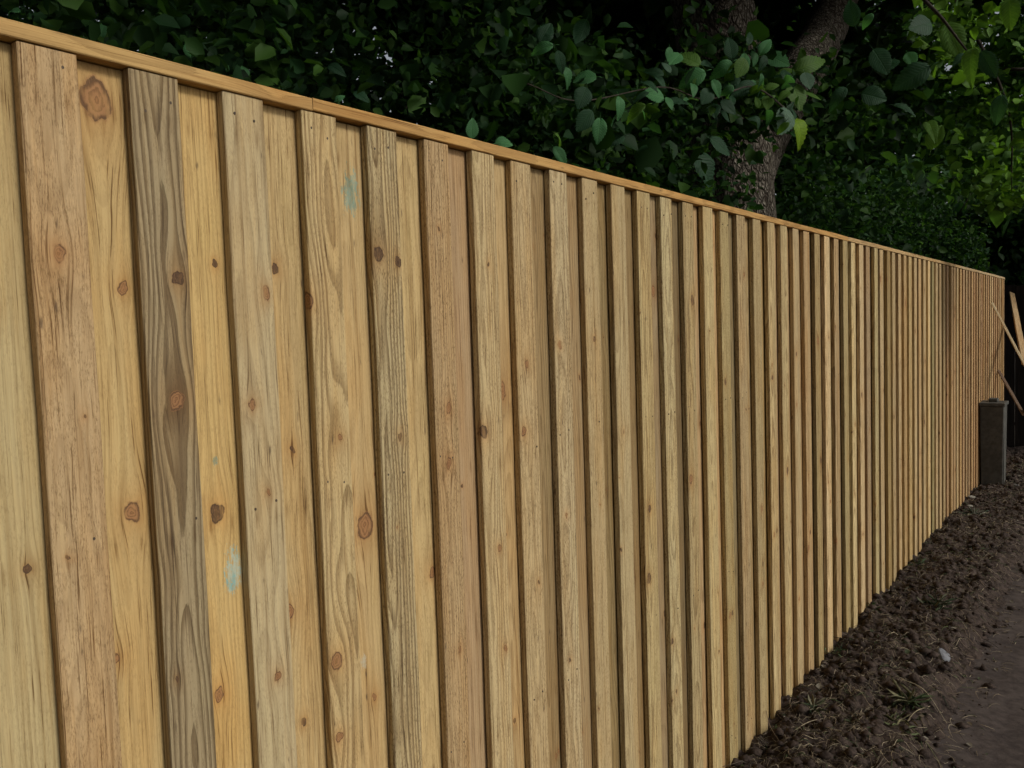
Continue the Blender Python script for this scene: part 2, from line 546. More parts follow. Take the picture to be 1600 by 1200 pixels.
def dress(o, yc, tint, knots, ring, grain, rings, paint0=None, paint1=None, scuff=None):
    o['tint'] = [float(c) for c in tint]
    o['grain'] = [float(c) for c in grain]
    o['rings'] = [float(c) for c in rings]
    for i in range(4):
        if i < len(knots): o['knot_%d' % i] = [float(knots[i][0] - yc), float(knots[i][1] - BASEZ), float(knots[i][2])]
        else: o['knot_%d' % i] = [9.0, 9.0, 0.001]
    for nm, p in (('paint_0', paint0), ('paint_1', paint1), ('scuff', scuff)):
        o[nm] = [float(p[0] - yc), float(p[1] - BASEZ), float(p[2])] if p else [9.0, 9.0, 0.001]

PAL_F = [(180, 158, 116), (186, 164, 122), (176, 150, 110), (172, 146, 110), (178, 162, 124), (190, 168, 124), (168, 148, 112), (182, 154, 106)]
PAL_B = [(180, 150, 104), (174, 142, 98), (186, 156, 104), (170, 138, 100), (178, 152, 110)]
NMIN, NMAX = -9, 67
for n in range(NMIN, NMAX + 1):
    for back in (False, True):
        if back:
            if n == NMAX: continue
            yc = Y0 + PITCH * n + FW + (PITCH - FW) / 2 + rng.normal(0, 0.002)
            xc = -TH * 1.5 - 0.0024
            me = BM[n % len(BM)]
            base = BT.get(n) or PAL_B[rng.integers(len(PAL_B))]
            knots = list(BK.get(n, []))
            name = 'back_board'
        else:
            yc = Y0 + PITCH * n + FW / 2 + rng.normal(0, 0.0022)
            xc = -TH / 2 + (rng.normal(0, 0.0009) if n < 5 else abs(rng.normal(0, 0.002)) - 0.001)
            me = FM[(n * 5) % len(FM)]
            base = FT.get(n) or PAL_F[rng.integers(len(PAL_F))]
            knots = list(FK.get(n, []))
            name = 'front_board'
        o = obj(name, me)
        o.location = (xc, yc, BASEZ)
        child_of(o, fence)
        if n > 3:
            o.rotation_euler = (rng.normal(0, 0.0017), 0, 0)
        o.scale = (1, 1 + (0 if n in (0, 1, 2, 3) else rng.normal(0, 0.034)), 1)
        tv = rng.normal(0, 9)
        known = n in (BT if back else FT)
        if known:
            tv = 0.0
            if n != 1: base = [0.62 * c + 0.38 * m for c, m in zip(base, (184, 161, 112))]
        else: base = [0.68 * c + 0.32 * m for c, m in zip(base, (186, 165, 108))]
        t = [max(40, min(235, c + tv + (0 if known else rng.normal(0, 2)))) for c in base]
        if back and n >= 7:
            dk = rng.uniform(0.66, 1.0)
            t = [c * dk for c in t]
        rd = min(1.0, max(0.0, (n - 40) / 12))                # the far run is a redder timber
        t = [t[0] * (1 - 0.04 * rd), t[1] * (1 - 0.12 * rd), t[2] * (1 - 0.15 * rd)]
        want = rng.integers(3, 5) if (n, back) not in [(1, False), (0, True), (3, False)] else 0
        hw = (BW if back else FW) / 2
        while len(knots) < want:
            r = float(rng.choice([0.003, 0.005, 0.007, 0.010, 0.015], p=[.22, .26, .22, .18, .12]))
            if rng.random() < (0.45 if n < 8 else 0.7): r = -r * 0.85
            knots.append((yc + rng.uniform(-hw, hw) * 0.85, rng.uniform(0.15, 2.0), r))
        ringc = 0.30 + 0.32 * rng.random()
        fuz = 0.5 + 0.5 * rng.random()
        wea = 0.0
        h0, tap = rng.uniform(0.01, 0.06), rng.uniform(-0.02, 0.02)
        if back: fuz *= 0.45; ringc *= 0.42 if n < 6 else 0.75
        if (n, back) == (1, False): ringc, fuz, wea = 0.80, 0.4, 0.16; h0, tap = 0.012, 0.004
        if (n, back) == (2, False): ringc, fuz, wea = 0.25, 0.35, 0.10
        if (n, back) == (4, False): ringc, fuz, wea = 0.75, 0.9, 0.12; h0, tap = 0.035, -0.012
        if (n, back) == (0, False): ringc, fuz = 0.22, 0.6
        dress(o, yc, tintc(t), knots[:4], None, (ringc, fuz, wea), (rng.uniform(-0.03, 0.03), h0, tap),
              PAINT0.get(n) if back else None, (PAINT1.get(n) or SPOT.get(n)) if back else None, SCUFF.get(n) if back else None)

# capping rail in four lengths
ends = [-1.0, 1.037, 4.64, 8.24, Y0 + PITCH * NMAX + FW + 0.012]
for i in range(4):
    L = ends[i + 1] - ends[i] - 0.0015
    me = board_mesh('capping_rail', 0.0225, 0.064, L, 300 + i, rings=max(8, int(L / 0.25)), wav=0.0006)
    # section: local x across the fence, local y is the 22 mm face, local z along
    me.materials.append(WOOD)
    o = obj('capping_rail', me, None, None, (-0.0265, ends[i], TOPZ + 0.0125 + (0.0, 0.0018, 0.0, 0.0012)[i]), (-math.pi / 2 + (0.0, -0.0004, 0.0005, -0.0003)[i], 0, 0))
    child_of(o, fence)
    base = [(184, 148, 88), (182, 142, 80), (176, 146, 98), (172, 150, 112)][i]
    kn = [(0.0, 0.9 + BASEZ, -0.006)] if i else [(0.0, 1.97 + BASEZ, 0.010)]
    dress(o, 0.0, tintc(base), kn, None, (0.3, 0.12, 0.0), (0.02, 0.03, 0.004))
# rails and posts on the far side
RAIL = mesh_from('rail', *join([([(-0.019, -1.0, -0.04), (0.019, -1.0, -0.04), (0.019, -1.0, 0.04), (-0.019, -1.0, 0.03),
                                  (-0.019, 11.4, -0.04), (0.019, 11.4, -0.04), (0.019, 11.4, 0.04), (-0.019, 11.4, 0.03)],
                                 [(0, 1, 2, 3), (7, 6, 5, 4), (0, 4, 5, 1), (1, 5, 6, 2), (2, 6, 7, 3), (3, 7, 4, 0)])]))
RAIL.materials.append(WOOD)
for z in (0.18, 1.0, 1.85):
    o = obj('rail', RAIL, None, None, (-0.064, 0, z)); child_of(o, fence)
    dress(o, 0, tintc((170, 140, 95)), [], None, (0.2, 0.3, 0), (0.02, 0.03, 0))
POST = board_mesh('post', 0.098, 0.098, 2.5, 400)
POST.materials.append(WOOD)
for k in range(6):
    o = obj('post', POST, None, None, (-0.140, -0.7 + 2.4 * k, -0.4)); child_of(o, fence)
    dress(o, 0, tintc((168, 140, 98)), [], None, (0.25, 0.4, 0), (0.02, 0.03, 0))
# nail heads
V, F = [], []
for n in range(NMIN, NMAX + 1):
    for zr in (0.10, 0.76, 1.42, 2.075):
        for s in (-1, 1):
            cy, cz = Y0 + PITCH * n + FW / 2 + s * 0.0215 + rng.normal(0, 0.0025), zr + rng.normal(0, 0.010)
            if rng.random() < 0.15: continue
            b = len(V)
            for k in range(6):
                a = k * math.pi / 3
                V.append((0.0011, cy + 0.0020 * math.cos(a), cz + 0.0026 * math.sin(a)))
            for k in range(6):
                a = k * math.pi / 3
                V.append((-0.004, cy + 0.0020 * math.cos(a), cz + 0.0026 * math.sin(a)))
            F.append(tuple(range(b, b + 6)))
            for k in range(6):
                F.append((b + k, b + 6 + k, b + 6 + (k + 1) % 6, b + (k + 1) % 6))
NAIL = simple('dull_steel', (0.05, 0.035, 0.025), (0.12, 0.085, 0.06), 300, 0.6, 0.1, 0.001)
nh = obj('nail_heads', mesh_from('nail_heads', V, F), NAIL)
child_of(nh, fence)
tag(nh, kind='stuff')

# ------------------------------------------------------------------ far end: dark boarding, post, props, bin
DARKWOOD = simple('dark_stained_wood', (0.012, 0.009, 0.007), (0.028, 0.020, 0.015), 30, 0.9, 0.5, 0.003, (1, 1, 0.08))
ef = empty('dark_fence', (0.8, 12.30, 0))
tag(ef, 'old near-black boarded fence closing off the far end beyond the new fence', 'fence')
DB = board_mesh('board', 0.145, 0.020, 2.2, 500)
DB.materials.append(DARKWOOD)
for k in range(24):
    o = obj('board', DB, None, ef, (-1.3 + k * 0.150, rng.normal(0, 0.003), -0.12 + rng.normal(0, 0.012)), (0, 0, math.pi / 2))
DR = board_mesh('rail', 0.08, 0.04, 3.6, 501); DR.materials.append(DARKWOOD)
for z in (0.3, 1.8):
    obj('rail', DR, None, ef, (-1.38, 0.035, z), (0, math.pi / 2, 0))

def prop(name, a, b, w, t, tint, label, weather=0.0, cat='timber'):
    a, b = Vector(a), Vector(b)
    L = (b - a).length
    me = board_mesh(name, w, t, L, len(label) + 700, rings=8, wav=0.0005)
    me.materials.append(WOOD)
    o = obj(name, me)
    d = (b - a).normalized()
    side = d.cross(Vector((0.4, -1, 0.1))).normalized()
    nx = side.cross(d).normalized()
    M = Matrix((nx, side, d)).transposed().to_4x4()
    M.translation = a
    o.matrix_world = M
    dress(o, 0, tintc(tint), [], None, (0.3, 0.4, weather), (0.02, 0.03, 0.002))
    return tag(o, label, cat, 'timber props at the far end of the fence')

pm = board_mesh('timber_post', 0.075, 0.075, 1.30, 601); pm.materials.append(DARKWOOD)
po = obj('timber_post', pm, None, None, (0.375, 10.0, -0.10))
tag(po, 'short dark post at the right edge that the leaning battens meet', 'post')
prop('timber_batten', (0.345, 9.95, 1.165), (0.012, 10.22, 1.83), 0.022, 0.016, (226, 198, 156), 'pale thin batten sloping up to the left against the fence face')
prop('timber_batten', (0.335, 9.96, 0.66), (0.014, 10.76, 1.075), 0.028, 0.018, (112, 88, 74), 'darker batten sloping above the grey bin, lowest of the three', 0.35)
prop('timber_plank', (0.335, 10.06, 1.17), (-0.012, 12.27, 1.97), 0.065, 0.020, (176, 148, 106), 'brown plank leaning back past the end of the fence', 0.1)

BINM = simple('grey_plastic', (0.055, 0.054, 0.047), (0.095, 0.092, 0.080), 25, 0.6, 0.15, 0.002)
bin_ = empty('bin', (0.114, 9.50, 0))
tag(bin_, 'slim dark grey box bin with an overhanging lid standing against the fence', 'bin')
def box_mesh(name, x0, x1, y0, y1, z0, z1, taper=0.0, bev=0.006):
    import bmesh
    bm = bmesh.new()
    g = bmesh.ops.create_cube(bm, size=1.0)
    for v in bm.verts:
        k = 1 - (taper if v.co.z < 0 else 0)
        cx, cy = (x0 + x1) / 2, (y0 + y1) / 2
        v.co = Vector((cx + v.co.x * (x1 - x0) * k, cy + v.co.y * (y1 - y0) * k, z0 if v.co.z < 0 else z1))
    bmesh.ops.bevel(bm, geom=list(bm.edges), offset=bev, segments=2, affect='EDGES', profile=0.5)
    me = bpy.data.meshes.new(name)
    bm.to_mesh(me); bm.free()
    return me
obj('body', box_mesh('body', -0.104, 0.104, -0.14, 0.14, -0.02, 0.80, 0.10), BINM, bin_)
lid = obj('lid', box_mesh('lid', -0.111, 0.116, -0.155, 0.155, 0.801, 0.835, 0.0), BINM, bin_)
obj('handle', box_mesh('handle', -0.042, 0.042, -0.05, 0.05, 0.836, 0.872, 0.0, 0.01), BINM, lid)
obj('rib', box_mesh('rib', 0.095, 0.105, -0.12, -0.09, 0.02, 0.78, 0.0, 0.003), BINM, bin_)

# ------------------------------------------------------------------ foliage
def leaf_cloud(name, C, D, Nn, S, tone, fold=0.28, aspect=0.34):
    """C centres, D tip directions, Nn normals, S lengths, tone rgb : two folded quads a leaf"""
    n = len(C)
    D = D / np.linalg.norm(D, axis=1, keepdims=True)
    B = np.cross(D, Nn); B /= np.linalg.norm(B, axis=1, keepdims=True) + 1e-9
    U = np.cross(B, D)
    S = S[:, None]
    base, tip = C - D * S * 0.5, C + D * S * 0.5 - U * S * 0.10
    wl = S * aspect
    l1 = C - D * S * 0.18 + B * wl + U * S * fold * 0.4
    l2 = C + D * S * 0.18 + B * wl * 0.85 + U * S * fold * 0.35
    r1 = C - D * S * 0.18 - B * wl + U * S * fold * 0.4
    r2 = C + D * S * 0.18 - B * wl * 0.85 + U * S * fold * 0.35
    V = np.stack([base, l1, l2, tip, r2, r1], 1).reshape(-1, 3)
    i = np.arange(n)[:, None] * 6
    F = np.concatenate([i + np.array([[0, 3, 2, 1]]), i + np.array([[0, 5, 4, 3]])], 0)
    return mesh_quads(name, V, F, np.repeat(tone, 6, axis=0))

GREENS = np.array([[0.017, 0.044, 0.012], [0.023, 0.060, 0.014], [0.012, 0.030, 0.011], [0.036, 0.082, 0.015], [0.016, 0.045, 0.016]])
MID = np.array([[0.032, 0.080, 0.022], [0.048, 0.108, 0.026], [0.024, 0.058, 0.022]])
YEL = np.array([[0.085, 0.175, 0.028], [0.12, 0.24, 0.03], [0.060, 0.13, 0.03]])  # lighter, yellower leaf tones: sunlight on the foliage put into its colour
def foliage(name, clumps, per, size, parent, seed, greens=GREENS, tw=0.13, xmax=-0.16, bright=1.0, flat=0.8, zfree=4.6):
    """clumps: (cx,cy,cz, rx,ry,rz, weight); leaves gather round twig points inside each clump"""
    r = np.random.default_rng(seed)
    C = []
    for (cx, cy, cz, rx, ry, rz, w) in clumps:
        m = int(per * w)
        ntw = max(3, m // 16)
        d = r.normal(size=(ntw, 3)); d /= np.linalg.norm(d, axis=1, keepdims=True)
        rad = r.random(ntw) ** 0.45
        T = d * rad[:, None] * np.array([rx, ry, rz]) + np.array([cx, cy, cz])
        k = r.integers(0, ntw, m)
        p = T[k] + r.normal(0, tw, (m, 3)) * np.array([1, 1, 0.7])
        C.append(p)
    C = np.concatenate(C)
    C = C[(C[:, 0] < xmax) | (C[:, 2] > zfree)]
    C = C[C[:, 2] > 0.05]
    n = len(C)
    D = r.normal(size=(n, 3)) * np.array([1, 1, 0.5]) + np.array([0.1, -0.1, -0.45])
    Nn = r.normal(size=(n, 3)) * flat + np.array([0.25, -0.25, 0.8])
    S = size * np.exp(r.normal(0, 0.36, n))
    tone = greens[r.integers(0, len(greens), n)] * np.exp(r.normal(0, 0.22, n))[:, None] * bright
    o = obj(name, leaf_cloud(name, C, D, Nn, S, tone), LEAF)
    child_of(o, parent)
    return tag(o, kind='stuff')

def add_tube(name, pts, radii, parent, mat, n=10, segs=7, rough=0.0, seed=0):
    P = bez(pts, n)
    V, F = tube(P, interp(radii, n), segs, rough, seed)
    o = obj(name, mesh_from(name, V, F, True), mat)
    return child_of(o, parent)

# --- the big tree whose trunk shows over the fence
tree = empty('large_tree', (-1.0, 5.63, -0.1))
tag(tree, 'large tree with a thick rough-barked forked trunk close behind the fence', 'tree')
P = bez([(-1.02, 5.66, -0.15), (-1.0, 5.64, 1.2), (-1.02, 5.62, 2.5), (-1.06, 5.46, 3.7), (-1.25, 5.2, 5.2), (-1.5, 4.9, 7.0)], 60)
V, F = tube(P, interp([0.40, 0.31, 0.285, 0.27, 0.22, 0.14], 60), 44, 0.075, 3)
child_of(obj('trunk', mesh_from('trunk', V, F, True), BARK), tree)
P = bez([(-1.0, 5.66, 2.55), (-0.93, 5.95, 3.02), (-0.84, 6.55, 3.60), (-0.78, 7.15, 4.15), (-0.6, 8.2, 5.6)], 40)
V, F = tube(P, interp([0.20, 0.19, 0.18, 0.165, 0.09], 40), 26, 0.08, 9)
child_of(obj('limb', mesh_from('limb', V, F, True), BARK), tree)
add_tube('limb', [(-1.1, 5.5, 3.4), (-0.7, 4.9, 4.2), (0.0, 4.3, 4.9), (0.6, 4.0, 5.2)], [0.10, 0.08, 0.05, 0.025], tree, BARK, 16, 10)
add_tube('limb', [(-1.1, 5.4, 3.9), (-2.2, 4.2, 4.6), (-3.0, 3.2, 5.4)], [0.12, 0.08, 0.04], tree, BARK, 14, 10)
cl = [(-1.5, 5.0, 6.2, 2.6, 3.0, 1.3, 1.0), (-0.9, 8.0, 5.9, 1.8, 2.4, 1.1, 0.7), (-2.8, 2.6, 5.7, 1.9, 2.2, 1.1, 0.7), (-3.4, 6.6, 5.4, 2.0, 2.4, 1.3, 0.7),
      (-1.0, 1.4, 5.0, 1.3, 2.0, 0.8, 0.4), (-2.4, 9.8, 4.6, 1.8, 2.0, 1.1, 0.6)]
cl += [(0.9, 4.6, 5.3, 1.5, 2.2, 0.75, 1.2), (1.0, 1.0, 4.7, 1.5, 2.4, 0.75, 0.9), (0.7, 8.6, 5.4, 1.4, 2.2, 0.9, 0.8)]  # overhang mostly out of view, added and thickened to shade foliage and far boards
foliage('crown', cl, 9000, 0.15, tree, 21, zfree=3.9)
cl = [(-0.75, 4.5, 3.05, 0.35, 0.8, 0.40, 1.0), (-0.8, 3.2, 2.75, 0.35, 0.7, 0.35, 1.0), (-0.6, 6.6, 3.2, 0.35, 0.9, 0.6, 0.8), (-0.55, 4.75, 2.95, 0.12, 0.35, 0.22, 0.5)]
foliage('crown', cl, 700, 0.065, tree, 22, tw=0.10, bright=1.15)

foliage('crown', [(1.25, 7.75, 2.65, 0.22, 0.20, 0.55, 1.0)], 620, 0.10, tree, 24, greens=MID, tw=0.07, xmax=9)  # added bough out of view, placed to cast a dark stripe on the fence
add_tube('branch', [(0.4, 7.6, 3.6), (0.9, 7.7, 3.5), (1.2, 7.75, 3.1), (1.27, 7.75, 2.3)], [0.014, 0.011, 0.008, 0.003], tree, TWIG, 16, 6)
foliage('crown', [(0.40, 7.95, 2.78, 0.26, 0.5, 0.36, 1.0), (0.55, 7.6, 3.3, 0.3, 0.5, 0.3, 0.7), (0.3, 6.6, 3.75, 0.5, 0.9, 0.35, 1.0)], 260, 0.085, tree, 23, greens=YEL, tw=0.09, xmax=9)
add_tube('branch', [(-0.66, 8.0, 5.3), (-0.1, 7.7, 4.5), (0.4, 7.6, 3.4), (0.42, 7.95, 2.7)], [0.03, 0.02, 0.012, 0.004], tree, TWIG, 20, 6)
# twig that carries the bright spray of leaves in front of the trunk
sprig = add_tube('branch', [(-0.85, 5.55, 3.05), (-0.50, 5.2, 3.02), (-0.36, 4.75, 2.90), (-0.34, 4.2, 2.90), (-0.37, 3.7, 2.74), (-0.40, 3.3, 2.72), (-0.44, 2.7, 2.55), (-0.40, 2.3, 2.52)],
                 [0.014, 0.009, 0.006, 0.0045, 0.0035, 0.003, 0.0025, 0.002], tree, TWIG, 40, 7)
over = add_tube('branch', [(0.0, 4.3, 4.9), (0.25, 4.0, 3.9), (0.45, 3.8, 3.15), (0.62, 3.7, 2.85), (0.72, 3.65, 2.68)], [0.03, 0.018, 0.010, 0.006, 0.003], tree, TWIG, 30, 7)

def hero_leaf_mesh(name, aspect, curl, seed, teeth=9):
    """ovate toothed leaf, length 1 along +y, midrib on x=0, folded and curled"""
    r = np.random.default_rng(seed)
    V, F = [], []
    rows = teeth * 2 + 1
    for i in range(rows + 1):
        t = i / rows
        w = aspect * math.sin(math.pi * min(1, t ** 0.80)) ** 0.80 if 0 < t < 1 else 0.0
        if i % 2 and 0 < i < rows: w *= 0.90
        zc = -curl * (t - 0.25) ** 2
        j = r.normal(0, 0.006)
        V.append((0, t, zc))
        V.append((w * 0.55, t + 0.01, zc + w * 0.16 + j))
        V.append((w, t + (0.035 if i % 2 == 0 else 0.0), zc + w * 0.10 - j))
        V.append((-w * 0.55, t + 0.01, zc + w * 0.16 - j))
        V.append((-w, t + (0.035 if i % 2 == 0 else 0.0), zc + w * 0.10 + j))
    for i in range(rows):
        a, b = i * 5, (i + 1) * 5
        F += [(a, a + 1, b + 1, b), (a + 1, a + 2, b + 2, b + 1), (a, b, b + 3, a + 3), (a + 3, b + 3, b + 4, a + 4)]
    # stalk
    v, f = tube([(0, 0.03, 0.0), (0.005, -0.08, -0.01), (0.0, -0.20, -0.05)], [0.010, 0.009, 0.008], 5)
    m = len(V)
    V += [tuple(q) for q in v]
    F += [tuple(k + m for k in q) for q in f]
    me = mesh_from(name, V, F, True)
    me.materials.append(HERO_LEAF)
    return me
HM = [hero_leaf_mesh('leaf', 0.36, 0.30, 1), hero_leaf_mesh('leaf', 0.30, 0.60, 2), hero_leaf_mesh('leaf', 0.40, 0.18, 3)]
HT = [(0.075, 0.215, 0.082), (0.026, 0.074, 0.034), (0.085, 0.180, 0.030), (0.20, 0.34, 0.020), (0.12, 0.21, 0.14)]

def hero(row, parent, idx):
    p, tip, nr, L, tone = Vector(row[0:3]), Vector(row[3:6]).normalized(), Vector(row[6:9]), row[9], int(row[10])
    if p.x < 0: nr = nr.normalized() + Vector((0.65, 0.0, 0.25))
    zx = (nr - tip * nr.dot(tip)).normalized()
    xx = tip.cross(zx).normalized()
    M = Matrix((xx, tip, zx)).transposed().to_4x4()
    o = obj('leaf', HM[idx % 3])
    o.rotation_euler = M.to_euler()
    o.scale = (L * random.uniform(0.72, 1.08), L, L * random.uniform(0.6, 1.9))
    o.location = p - tip * (L * 0.5) - Vector(parent.matrix_world.translation if False else (0, 0, 0))
    f = 0.85 + 0.3 * random.random()
    o['tint'] = [c * f for c in HT[tone]]
    o.parent = parent
    # parent chain is translation only
    off = Vector((0, 0, 0))
    q = parent
    while q is not None:
        off += Vector(q.location)
        q = q.parent
    o.location = Vector(o.location) - off
    return o

LEAVES=[(-0.388,3.583,2.816,-0.81,-0.44,-0.4,0.42,-0.9,0.13,0.133,0),
(-0.387,3.938,2.94,-0.65,-0.53,-0.54,0.61,-0.79,0.04,0.118,0),
(-0.297,3.98,2.952,-0.07,0.18,-0.98,0.25,-0.95,-0.19,0.105,0),
(-0.34,4.234,3.052,0.29,-0.01,-0.96,0.65,-0.73,0.2,0.078,0),
(-0.36,4.421,3.078,-0.16,-0.4,-0.9,0.6,-0.77,0.23,0.092,1),
(-0.4,4.757,3.179,0.84,0.1,-0.53,0.13,-0.99,0.02,0.152,0),
(-0.275,4.213,3.089,0.52,0.3,0.8,0.19,-0.95,0.24,0.103,0),
(-0.396,5.328,3.286,0.85,0.4,0.35,0.45,-0.89,-0.08,0.245,2),
(-0.308,4.997,3.099,0.36,-0.26,-0.9,0.04,-0.96,0.29,0.119,4),
(-0.358,4.957,3.017,0.39,-0.07,-0.92,0.41,-0.88,0.25,0.186,2),
(-0.284,4.794,2.779,0.45,0.05,-0.89,0.58,-0.77,0.25,0.166,3),
(-0.34,4.684,2.818,-0.04,-0.41,-0.91,0.74,-0.63,0.25,0.164,4),
(-0.281,3.601,2.757,0.39,0.27,-0.88,0.36,-0.93,-0.12,0.086,0),
(-0.302,3.787,2.788,-0.67,-0.41,-0.62,0.6,-0.79,-0.13,0.066,0),
(-0.321,3.831,2.724,0.6,0.44,-0.67,0.51,-0.86,-0.1,0.097,1),
(-0.375,4.179,2.893,-0.52,-0.73,-0.44,0.66,-0.67,0.33,0.15,1),
(-0.271,4.141,2.905,-0.03,0.13,-0.99,0.66,-0.75,-0.12,0.07,0),
(-0.265,4.27,2.9,0.83,0.46,0.32,0.25,-0.81,0.53,0.078,2),
(-0.29,4.134,2.798,-0.11,-0.35,0.93,0.03,-0.94,-0.35,0.057,2),
(-0.388,4.589,2.896,-0.17,0.03,-0.98,-0.02,-1,-0.03,0.105,1),
(-0.382,3.533,2.888,-0.76,-0.39,0.52,0.6,-0.73,0.33,0.126,2),
(-0.265,3.733,2.959,-0.02,-0.2,0.98,0.13,-0.97,-0.2,0.1,1),
(-0.301,4.073,3.103,0.08,0.49,0.87,0.6,-0.72,0.36,0.094,1),
(-0.317,3.572,2.721,-0.28,-0.5,-0.82,0.57,-0.77,0.28,0.086,1),
(-0.322,4.662,3.053,0.01,0.32,0.95,0.35,-0.89,0.3,0.106,1),
(-0.333,2.811,2.532,0.2,-0.03,-0.98,0.71,-0.69,0.16,0.087,0),
(-0.397,2.756,2.446,-0.02,-0.18,-0.98,0.23,-0.96,0.17,0.101,0),
(-0.346,2.571,2.439,-0.48,-0.36,-0.8,0.72,-0.68,-0.12,0.091,1),
(-0.351,3.129,2.735,-0.8,-0.48,0.37,0.43,-0.88,-0.21,0.089,1),
(-0.323,3.07,2.625,-0.52,-0.83,0.22,0.83,-0.43,0.35,0.097,0),
(-0.267,3.091,2.589,0.52,-0.07,-0.85,0.62,-0.66,0.42,0.061,0),
(-0.285,3.111,2.737,-0.49,-0.12,0.86,0.39,-0.92,0.09,0.062,4),
(-0.363,2.362,2.691,0.45,0.27,0.85,0.33,-0.94,0.13,0.081,1),
(-0.318,2.27,2.608,-0.91,-0.38,-0.15,0.38,-0.93,0.02,0.083,0),
(-0.301,2.355,2.583,0.11,0.35,-0.93,0.33,-0.9,-0.29,0.076,1),
(-0.343,2.555,2.516,-0.15,-0.41,-0.9,0.47,-0.83,0.3,0.086,1),
(-0.27,2.29,2.263,0.43,0.45,-0.79,0.43,-0.86,-0.26,0.075,0),
(-0.352,2.481,2.576,0.3,0.37,-0.88,0.81,-0.58,0.04,0.075,0),
(-0.382,3.678,2.429,0.4,0.25,-0.88,0.75,-0.64,0.16,0.178,1),
(-0.26,3.583,2.494,0.54,0.65,-0.53,0.84,-0.47,0.29,0.126,1),
(-0.813,1.084,2.473,0.2,0.08,0.98,0.61,-0.79,-0.06,0.047,0),
(-0.689,1.241,2.438,-0.03,-0.05,1,0.44,-0.9,-0.03,0.048,0),
(-0.762,1.454,2.444,-0.08,-0.38,0.92,0.76,-0.62,-0.19,0.036,0),
(-0.763,1.404,2.443,0.18,0.38,0.91,0.92,-0.4,-0.02,0.028,0),
(-0.318,1.9,2.29,0.21,-0.08,0.97,0.57,-0.8,-0.19,0.059,0),
(-0.298,2.026,2.268,0.64,0.76,0.12,0.6,-0.59,0.55,0.058,0),
(-0.741,1.769,2.522,0.88,0.13,-0.46,0.2,-0.98,0.09,0.067,1),
(-0.712,1.843,2.447,0.8,0.32,-0.51,0.56,-0.69,0.46,0.06,1),
(-0.697,1.739,2.416,0.79,0.39,0.47,0.43,-0.9,0.01,0.035,0),
(-0.727,0.843,2.431,-0.81,-0.46,0.37,0.59,-0.61,0.53,0.036,0),
(0.564,3.829,2.438,0.28,0.24,0.93,-0.16,-0.94,0.3,0.116,2),
(0.621,3.886,2.834,0.38,0.01,-0.93,0.28,-0.95,0.11,0.157,2),
(0.735,3.485,2.626,-0.13,-0.44,-0.89,-0.16,-0.88,0.46,0.13,2),
(0.499,3.901,2.919,-0.46,-0.85,-0.26,0.83,-0.52,0.23,0.134,1),
(0.743,3.915,2.712,0.39,0.26,-0.88,0.09,-0.97,-0.25,0.129,1),
(0.836,3.728,2.838,0.02,0.21,-0.98,0.11,-0.97,-0.2,0.121,2),
(0.486,3.777,2.684,-0.84,-0.27,-0.46,0.29,-0.96,0.03,0.157,1),
(0.418,3.549,2.71,0.47,0.16,-0.87,0.32,-0.95,0,0.115,1),
(0.355,3.37,2.859,-0.23,-0.2,0.95,0.07,-0.98,-0.19,0.107,1),
(0.304,3.922,2.672,0.91,0.24,-0.33,0.31,-0.94,0.17,0.112,1),
(0.778,3.914,2.528,-0.24,-0.02,-0.97,-0.06,-1,0.04,0.119,1),
(0.191,3.79,2.667,-0.5,-0.45,-0.74,0.33,-0.89,0.31,0.111,1)]

# --- hazel shrubs just behind the fence
def shrub(name, x, y, h, spread, label, seed, per=11000, size=0.046, stems=6, lean=(0, 0), cat='shrub', bright=1.0, greens=GREENS, tw=0.12):
    r = random.Random(seed)
    root = empty(name, (x, y, -0.12))
    tag(root, label, cat, 'shrubs behind the fence')
    parts, tips = [], []
    for k in range(stems):
        a = 2 * math.pi * k / stems + r.uniform(-.4, .4)
        top = (x + math.cos(a) * spread * r.uniform(0.4, 0.95) + lean[0], y + math.sin(a) * spread * r.uniform(0.4, 1.0) + lean[1], h * r.uniform(0.60, 0.72))
        top = (min(top[0], -0.35), top[1], top[2])
        mid = ((x * 0.6 + top[0] * 0.4), (y * 0.6 + top[1] * 0.4), h * 0.5)
        b = (x + math.cos(a) * 0.10, y + math.sin(a) * 0.10, -0.12)
        r0 = r.uniform(0.012, 0.022)
        Pp = bez([b, mid, top], 12)
        parts.append(tube(Pp, interp([r0, r0 * 0.7, r0 * 0.25], 12), 6))
        for j in range(5):
            i = r.randint(4, 11)
            d = Vector((r.uniform(-1, 1), r.uniform(-1, 1), r.uniform(-0.2, 0.8))).normalized()
            q = Pp[i] + d * r.uniform(0.3, 0.7)
            q.x = min(q.x, -0.2)
            parts.append(tube([Pp[i], (Pp[i] + q) / 2 + Vector((0, 0, 0.04)), q], [r0 * 0.35, r0 * 0.25, r0 * 0.1], 5))
    V, F = join(parts)
    child_of(obj('stems', mesh_from('stems', V, F, True), TWIG), root)
    cl = []
    for k in range(7):
        a = r.uniform(0, 2 * math.pi)
        cl.append((min(x + lean[0] + math.cos(a) * spread * 0.55, -0.55), y + lean[1] + math.sin(a) * spread * 0.6, h * r.uniform(0.42, 0.95), spread * 0.55, spread * 0.62, h * 0.20, 1 / 7))
    foliage('crown', cl, per, size, root, seed, bright=bright, greens=greens, tw=tw)
    return root

